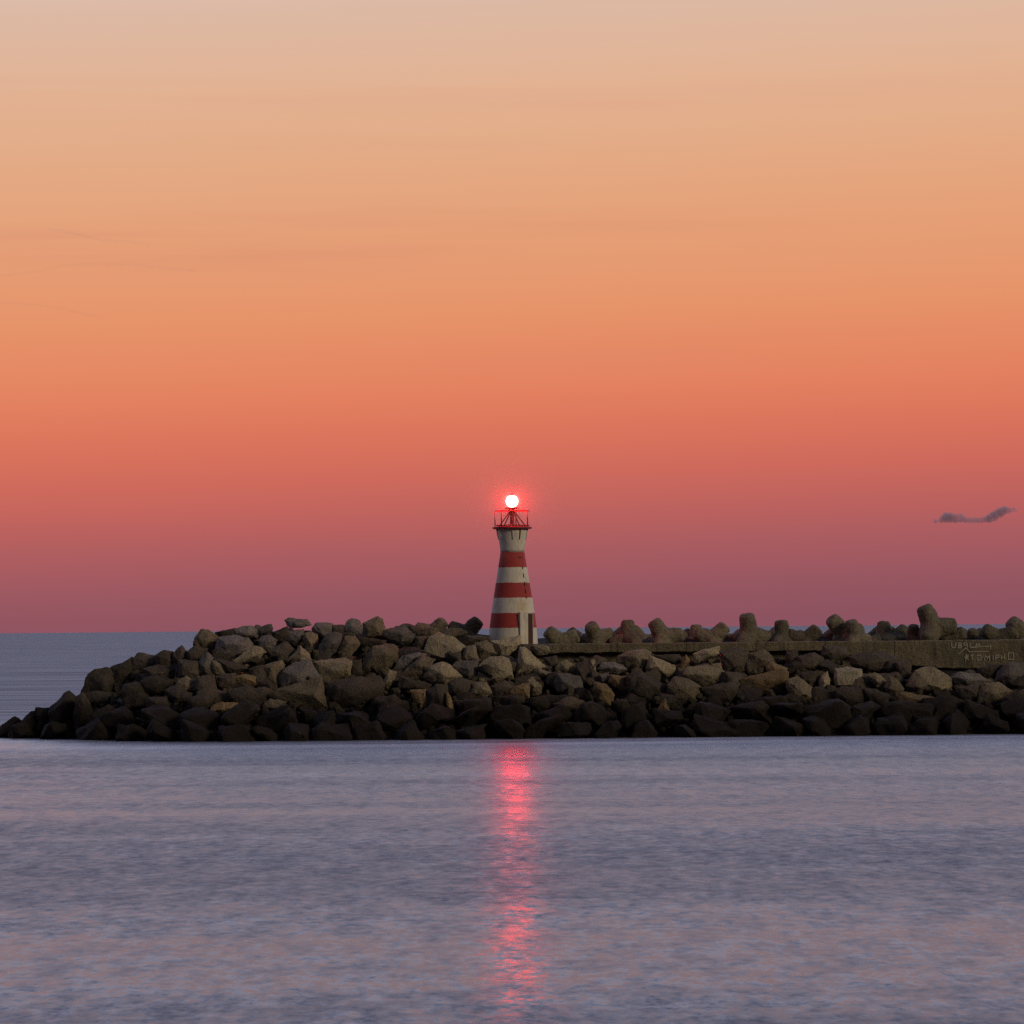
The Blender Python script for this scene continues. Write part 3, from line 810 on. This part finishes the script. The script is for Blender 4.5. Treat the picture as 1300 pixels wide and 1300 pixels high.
# porch with the recessed doorway, turned towards the right
pa = R(-62)
nrm = Vector((math.cos(pa), math.sin(pa), 0)); tan = Vector((-math.sin(pa), math.cos(pa), 0))
rotp = Matrix((tan, -nrm, Vector((0, 0, 1)))).transposed()
def porch_box(bm, u0, u1, d0, d1, z0, z1):
    c = tan * ((u0 + u1) / 2) + nrm * ((d0 + d1) / 2) + Vector((0, 0, (B(z0) + B(z1)) / 2))
    add_box(bm, c, (u1 - u0, d1 - d0, z1 - z0), rotp)
bm = bmesh.new()
porch_box(bm, -.38, .24, .9, 1.77, 5.9, 8.36)
porch_box(bm, .60, .645, .9, 1.765, 5.9, 8.28)
porch_box(bm, .24, .60, .9, 1.76, 8.26, 8.355)
bmesh.ops.bevel(bm, geom=list(bm.edges), offset=.015, segments=1, affect='EDGES')
porch = obj('door_surround', bm, M['white'], lh)
bm = bmesh.new()
porch_box(bm, .242, .598, 1.3, 1.712, 6.0, 8.258)
bmesh.ops.bevel(bm, geom=list(bm.edges), offset=.012, segments=1, affect='EDGES')
door = obj('door', bm, M['door'], lh)
door['label'] = 'dark maroon door'
bm = bmesh.new(); porch_box(bm, .28, .305, 1.713, 1.755, 7.05, 7.2)
obj('door_handle', bm, M['rust'], door)

# added scattering volume round the lamp, stands in for its lens bloom
m, t = newmat('glow_scatter')
tc = t.n('ShaderNodeTexCoord')
vl = t.n('ShaderNodeVectorMath', operation='LENGTH'); t.l(tc.outputs['Object'], vl.inputs[0])
k = t.mapr(vl.outputs['Value'], .3, 4.9, 1, 0)
pv = t.n('ShaderNodeVolumePrincipled')
pv.inputs['Color'].default_value = (1, 1, 1, 1); pv.inputs['Anisotropy'].default_value = .2
k2 = t.mapr(vl.outputs['Value'], .3, 1.0, 1, 0)
t.l(t.math('ADD', t.math('MULTIPLY', t.math('POWER', k, 2.0), .018), t.math('MULTIPLY', t.math('POWER', k2, 2.2), .36)), pv.inputs['Density'])
o_ = t.n('ShaderNodeOutputMaterial'); t.l(pv.outputs[0], o_.inputs['Volume'])
bm = bmesh.new(); bmesh.ops.create_icosphere(bm, subdivisions=3, radius=5.0)
glow_volume = obj('glow_volume', bm, m, None, True); glow_volume.location = (LX, LY, LZ)
tag(glow_volume, 'added scattering volume that makes the red glow round the beacon lamp', 'glow_volume', kind='stuff')

# ------------------------------------------------------------------ water
m, t = newmat('sea_water')
geo = t.n('ShaderNodeNewGeometry'); P = geo.outputs['Position']
def wn(sx, sy, detail=3, rough=.5, loc=(0, 0, 0), dist=0, out=0):
    x = t.n('ShaderNodeTexNoise'); t.l(t.mapping(P, (sx, sy, 1), loc), x.inputs['Vector'])
    x.inputs['Scale'].default_value = 1; x.inputs['Detail'].default_value = detail
    x.inputs['Roughness'].default_value = rough; x.inputs['Distortion'].default_value = dist
    return x.outputs[out]
def vm(op, a, b):
    x = t.n('ShaderNodeVectorMath', operation=op); t.val(x.inputs[0], a); t.val(x.inputs[1], b); return x.outputs[0]
c = lambda v: t.math('SUBTRACT', v, .5)
calm = wn(.007, .048, 4, .55, (13, 4.58, 0), .6)          # slicks and cat's paws
amp = t.mapr(calm, .36, .66, .6, 1.25)
HALF = (.5, .5, .5)
s1 = vm('MULTIPLY', vm('SUBTRACT', wn(3.4, 1.7, 4, .62, (0, 0, 0), .2, 1), HALF), (.16, .44, 0))    # ripples
s2 = vm('MULTIPLY', vm('SUBTRACT', wn(.10, .34, 3, .6, (4, 9, 0), .3, 1), HALF), (.03, .16, 0))     # wavelets
s3 = vm('MULTIPLY', vm('SUBTRACT', wn(.006, .065, 3, .5, (2, 7, 0), 0, 1), HALF), (.0, .27, 0))     # low swell
s4 = vm('MULTIPLY', vm('SUBTRACT', wn(1.3, .42, 3, .65, (7, 1, 0), .2, 1), HALF), (.10, .27, 0))    # broken facets of the chop
s5 = vm('MULTIPLY', vm('SUBTRACT', wn(7.0, 3.2, 2, .6, (3, 8, 0), .2, 1), HALF), (.10, .40, 0))
sl = vm('ADD', vm('ADD', vm('ADD', s1, s2), s3), vm('ADD', s4, s5))
sf = t.n('ShaderNodeSeparateXYZ'); t.l(P, sf.inputs[0])
sc_ = t.n('ShaderNodeVectorMath', operation='SCALE'); t.l(sl, sc_.inputs[0]); t.l(t.mapr(sf.outputs[1], 250, 420, 1, .3), sc_.inputs['Scale'])
sl = sc_.outputs[0]
nv = t.n('ShaderNodeVectorMath', operation='NORMALIZE'); t.l(vm('ADD', sl, (0, 0, 1)), nv.inputs[0])
sy0 = t.n('ShaderNodeSeparateXYZ'); t.l(P, sy0.inputs[0])
pr = t.n('ShaderNodeBsdfPrincipled')
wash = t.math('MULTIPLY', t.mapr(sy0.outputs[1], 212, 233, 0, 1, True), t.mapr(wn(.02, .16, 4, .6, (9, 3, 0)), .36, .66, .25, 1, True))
t.l(t.mix(wash, (.03, .045, .075, 1), (.30, .32, .40, 1)), pr.inputs['Base Color'])     # drifting wash off the stones, paled to lift their dark reflection
pr.inputs['IOR'].default_value = 1.333
f1 = t.mapr(wn(2.3, 1.05, 3, .6, (6, 2, 0), .3), .3, .7, -.062, .062)      # short streaks of smoother and rougher water
f2 = t.mapr(wn(.85, .26, 3, .6, (1, 6, 0), .3), .3, .7, -.05, .05)
fine = t.math('ADD', f1, f2)
sy = t.n('ShaderNodeSeparateXYZ'); t.l(P, sy.inputs[0])
near = t.math('MAXIMUM', .25, t.math('ADD', t.mapr(calm, .36, .64, .275, .39), fine))
kf = t.mapr(sy.outputs[1], 250, 330, 0, 1)                                   # open sea beyond the shelter is evenly rougher
t.l(t.math('ADD', t.math('MULTIPLY', near, t.math('SUBTRACT', 1.0, kf)), t.math('MULTIPLY', kf, .60)), pr.inputs['Roughness'])
pr.inputs['Anisotropic'].default_value = .66      # wave crests run along X: slopes spread along Y
tg = t.n('ShaderNodeCombineXYZ'); tg.inputs[1].default_value = 1.0
t.l(tg.outputs[0], pr.inputs['Tangent'])
t.l(nv.outputs[0], pr.inputs['Normal'])
o_ = t.n('ShaderNodeOutputMaterial'); t.l(pr.outputs[0], o_.inputs[0])
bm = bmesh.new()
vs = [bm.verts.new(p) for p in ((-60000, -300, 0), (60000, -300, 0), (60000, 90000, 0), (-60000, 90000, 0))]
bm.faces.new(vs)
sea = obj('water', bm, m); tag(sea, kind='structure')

# ------------------------------------------------------------------ clouds (far, real volumes)
def cloud_mat(name, dens, col):
    m, t = newmat(name)
    pv = t.n('ShaderNodeVolumePrincipled')
    pv.inputs['Color'].default_value = (*col, 1)
    geo = t.n('ShaderNodeNewGeometry')
    n1 = t.noise(geo.outputs['Position'], .06, 3, .6)
    t.l(t.math('MULTIPLY', t.mapr(n1, .25, .6, .45, 1.0), dens), pv.inputs['Density'])
    pv.inputs['Anisotropy'].default_value = .2
    o_ = t.n('ShaderNodeOutputMaterial'); t.l(pv.outputs[0], o_.inputs['Volume'])
    return m


def cloud(name, blobs, D, mat, vox, label, group=None):
    c0 = at(blobs[len(blobs) // 2][0], blobs[len(blobs) // 2][1], D)
    bm = bmesh.new(); s = D / F
    for px, py, r in blobs:
        rr = bmesh.ops.create_icosphere(bm, subdivisions=2, radius=r * s)
        bmesh.ops.transform(bm, matrix=Matrix.Translation(at(px, py, D) - c0), verts=rr['verts'])
    o = obj(name, bm, mat)
    o.location = c0
    md = o.modifiers.new('r', 'REMESH'); md.mode = 'VOXEL'; md.voxel_size = vox * s
    dg = bpy.context.evaluated_depsgraph_get()
    me = bpy.data.meshes.new_from_object(o.evaluated_get(dg))
    o.modifiers.clear(); o.data = me
    for v in me.vertices:
        v.co += v.normal * mnoise.fractal(v.co / (5 * s), 1.0, 2.0, 3) * .8 * s
    return tag(o, label, 'cloud', group)


cl = []
rc = random.Random(4)
spine = [(1188, 662, 2.6), (1195, 660, 3.6), (1201, 657, 5), (1206, 657, 5), (1213, 658.5, 4.3), (1220, 658, 4), (1226, 660, 3.6), (1231, 660.3, 3.4), (1236, 660.5, 3.4), (1241, 660.5, 3.3), (1246, 660.5, 3.4), (1251, 659.5, 3.6), (1256, 658, 4.4), (1262, 655, 5), (1269, 651, 5), (1275, 648, 4.4), (1281, 648, 3.4), (1287, 647, 2.6), (1291, 649, 1.8)]
for x, y, r in spine:
    r *= 1.22 if r < 3.7 else 1.4; cl.append((x, y, r))
    for _ in range(2): cl.append((x + rc.uniform(-3, 3), y + rc.uniform(-2.5, 1.5) * r * .3, r * rc.uniform(.4, .7)))
CM = cloud_mat('grey_cloud', .085, (.58, .62, .70))
cloud('cloud', cl, 8000, CM, .8, 'small ragged grey cloud low over the horizon at the right')
WM = cloud_mat('thin_cloud', .008, (.7, .68, .7))


def wisp(pts, r, label):
    b = []
    for (x0, y0), (x1, y1) in zip(pts, pts[1:]):
        n = max(2, int(abs(x1 - x0) / 2.2))
        for i in range(n):
            u = i / n; b.append((x0 + (x1 - x0) * u, y0 + (y1 - y0) * u, r))
    cloud('cloud', b, 9000, WM, 1.0, label, 'faint cloud wisps')


q = lambda L: [(u / 4.333, 250 + v / 4.333) for u, v in L]
wisp(q([(270, 178), (400, 198), (480, 220), (560, 238), (700, 245), (830, 265)]), 2.6, 'faint dark wisp of cloud, uppermost of three at the left of the sky')
wisp(q([(-60, 445), (0, 435), (160, 415), (350, 380), (540, 366), (720, 370), (850, 388), (1080, 405)]), 2.4, 'long faint wisp of cloud arching over the left of the sky, middle of three')
wisp(q([(-60, 576), (0, 580), (200, 595), (330, 610), (440, 640), (580, 660)]), 2.4, 'short faint wisp of cloud sloping down right, lowest of three')

# ------------------------------------------------------------------ sky
W = bpy.data.worlds.new('World'); S.world = W; W.use_nodes = True
t = NT(W.node_tree)
tc = t.n('ShaderNodeTexCoord'); G = tc.outputs['Generated']
sx = t.n('ShaderNodeSeparateXYZ'); t.l(G, sx.inputs[0])
bandn = t.noise(t.mapping(G, (2.0, 2.0, 42.0)), 1.0, 3, .55)
zz = t.math('ADD', sx.outputs[2], t.math('MULTIPLY', t.math('SUBTRACT', bandn, .5), .006))
zz = t.math('ADD', zz, t.math('MULTIPLY', sx.outputs[0], -.026))   # a little further into dusk towards the right
fac = t.mapr(zz, 0, .5, 0, 1)
def elev(py): return math.sin(math.atan((797.6 - py) / F)) / .5
FRONT = [(797, (139, 83, 95)), (750, (151, 87, 97)), (700, (168, 92, 96)), (650, (188, 98, 94)), (600, (206, 106, 92)), (550, (218, 116, 92)), (500, (226, 127, 95)), (450, (229, 138, 100)), (400, (230, 147, 105)), (300, (229, 159, 118)), (200, (227, 170, 132)), (100, (226, 179, 148)), (0, (220, 185, 164))]
UP = [(.205, (222, 204, 205)), (.25, (214, 212, 236)), (.37, (212, 216, 250)), (.5, (186, 194, 240))]
def ramp(stops):
    r = t.n('ShaderNodeValToRGB'); cr = r.color_ramp
    cr.elements[0].position = stops[0][0]; cr.elements[0].color = stops[0][1]
    cr.elements[1].position = stops[-1][0]; cr.elements[1].color = stops[-1][1]
    for p, c_ in stops[1:-1]:
        e_ = cr.elements.new(p); e_.color = c_
    return r
stops = [(max(0, elev(p)), srgb(*c_)) for p, c_ in FRONT] + [(z / .5, tuple(q * (1.0 if z < .22 else 1.55) for q in srgb(*c_)[:3]) + (1.0,)) for z, c_ in UP]
rp = ramp(stops); t.l(fac, rp.inputs[0])
BACK = [(0, (78, 68, 70)), (.12, (88, 73, 75)), (.3, (86, 81, 90)), (1.0, (94, 96, 112))]
rb = ramp([(p, srgb(*c_)) for p, c_ in BACK]); t.l(fac, rb.inputs[0])
high = t.mapr(sx.outputs[2], .44, .8, 0, 1, True)
front = t.mix(high, rp.outputs[0], srgb(112, 118, 152))
hz = t.noise(t.mapping(G, (3.0, 3.0, 60.0), (5, 2, 1)), 1.0, 4, .6)          # faint uneven layers of haze
hz2 = t.noise(t.mapping(G, (1.6, 1.6, 14.0), (1, 8, 4)), 1.0, 3, .55)
hk = t.math('MULTIPLY', t.mapr(hz, .48, .72, 0, 1, True), t.mapr(hz2, .4, .65, .15, 1, True))
hk = t.math('MULTIPLY', hk, t.mapr(sx.outputs[2], .045, .09, 0, 1))
front = t.mix(t.math('MULTIPLY', hk, .30), front, srgb(206, 128, 112))
fw = t.mapr(sx.outputs[1], -.35, .75, 0, 1, True)
dusk = t.mix(fw, rb.outputs[0], front)
# the last of the physical twilight sky on top
sky = t.n('ShaderNodeTexSky'); sky.sky_type = 'NISHITA'; sky.sun_disc = False
sky.sun_elevation = R(-3.5); sky.sun_rotation = R(0)
bg1 = t.n('ShaderNodeBackground'); t.l(dusk, bg1.inputs[0]); bg1.inputs[1].default_value = 1.0
bg2 = t.n('ShaderNodeBackground'); t.l(sky.outputs[0], bg2.inputs[0]); bg2.inputs[1].default_value = .0
ad = t.n('ShaderNodeAddShader'); t.l(bg1.outputs[0], ad.inputs[0]); t.l(bg2.outputs[0], ad.inputs[1])
wo = t.n('ShaderNodeOutputWorld'); t.l(bg1.outputs[0], wo.inputs[0])
for nd in (sky, bg2, ad): t.nt.nodes.remove(nd)

# ------------------------------------------------------------------ light of the town shore, from behind right
L = bpy.data.lights.new('sun', 'SUN'); L.energy = 1.3; L.angle = R(14); L.color = (1.0, .83, .57)
lo = bpy.data.objects.new('sun', L); C.objects.link(lo)
lo.rotation_euler = Vector((.72, -.58, .36)).to_track_quat('Z', 'Y').to_euler()
lo.location = (60, 150, 60)

# ------------------------------------------------------------------ camera
cd = bpy.data.cameras.new('camera'); cam = bpy.data.objects.new('camera', cd); C.objects.link(cam)
cd.sensor_width = 36; cd.lens = 36 * F / 1300; cd.clip_end = 200000; cd.clip_start = .5
cam.location = (0, 0, HC); cam.rotation_euler = CAM_ROT.to_euler()
S.camera = cam
S.view_settings.view_transform = 'Standard'; S.view_settings.look = 'None'
S.view_settings.exposure = 0; S.view_settings.gamma = 1
S.render.resolution_x = S.render.resolution_y = 1024
S.cycles.use_denoising = False
S.cycles.sample_clamp_indirect = 6
S.cycles.volume_bounces = 0
S.cycles.caustics_reflective = False
S.cycles.max_bounces = 6
S.cycles.volume_step_rate = .15
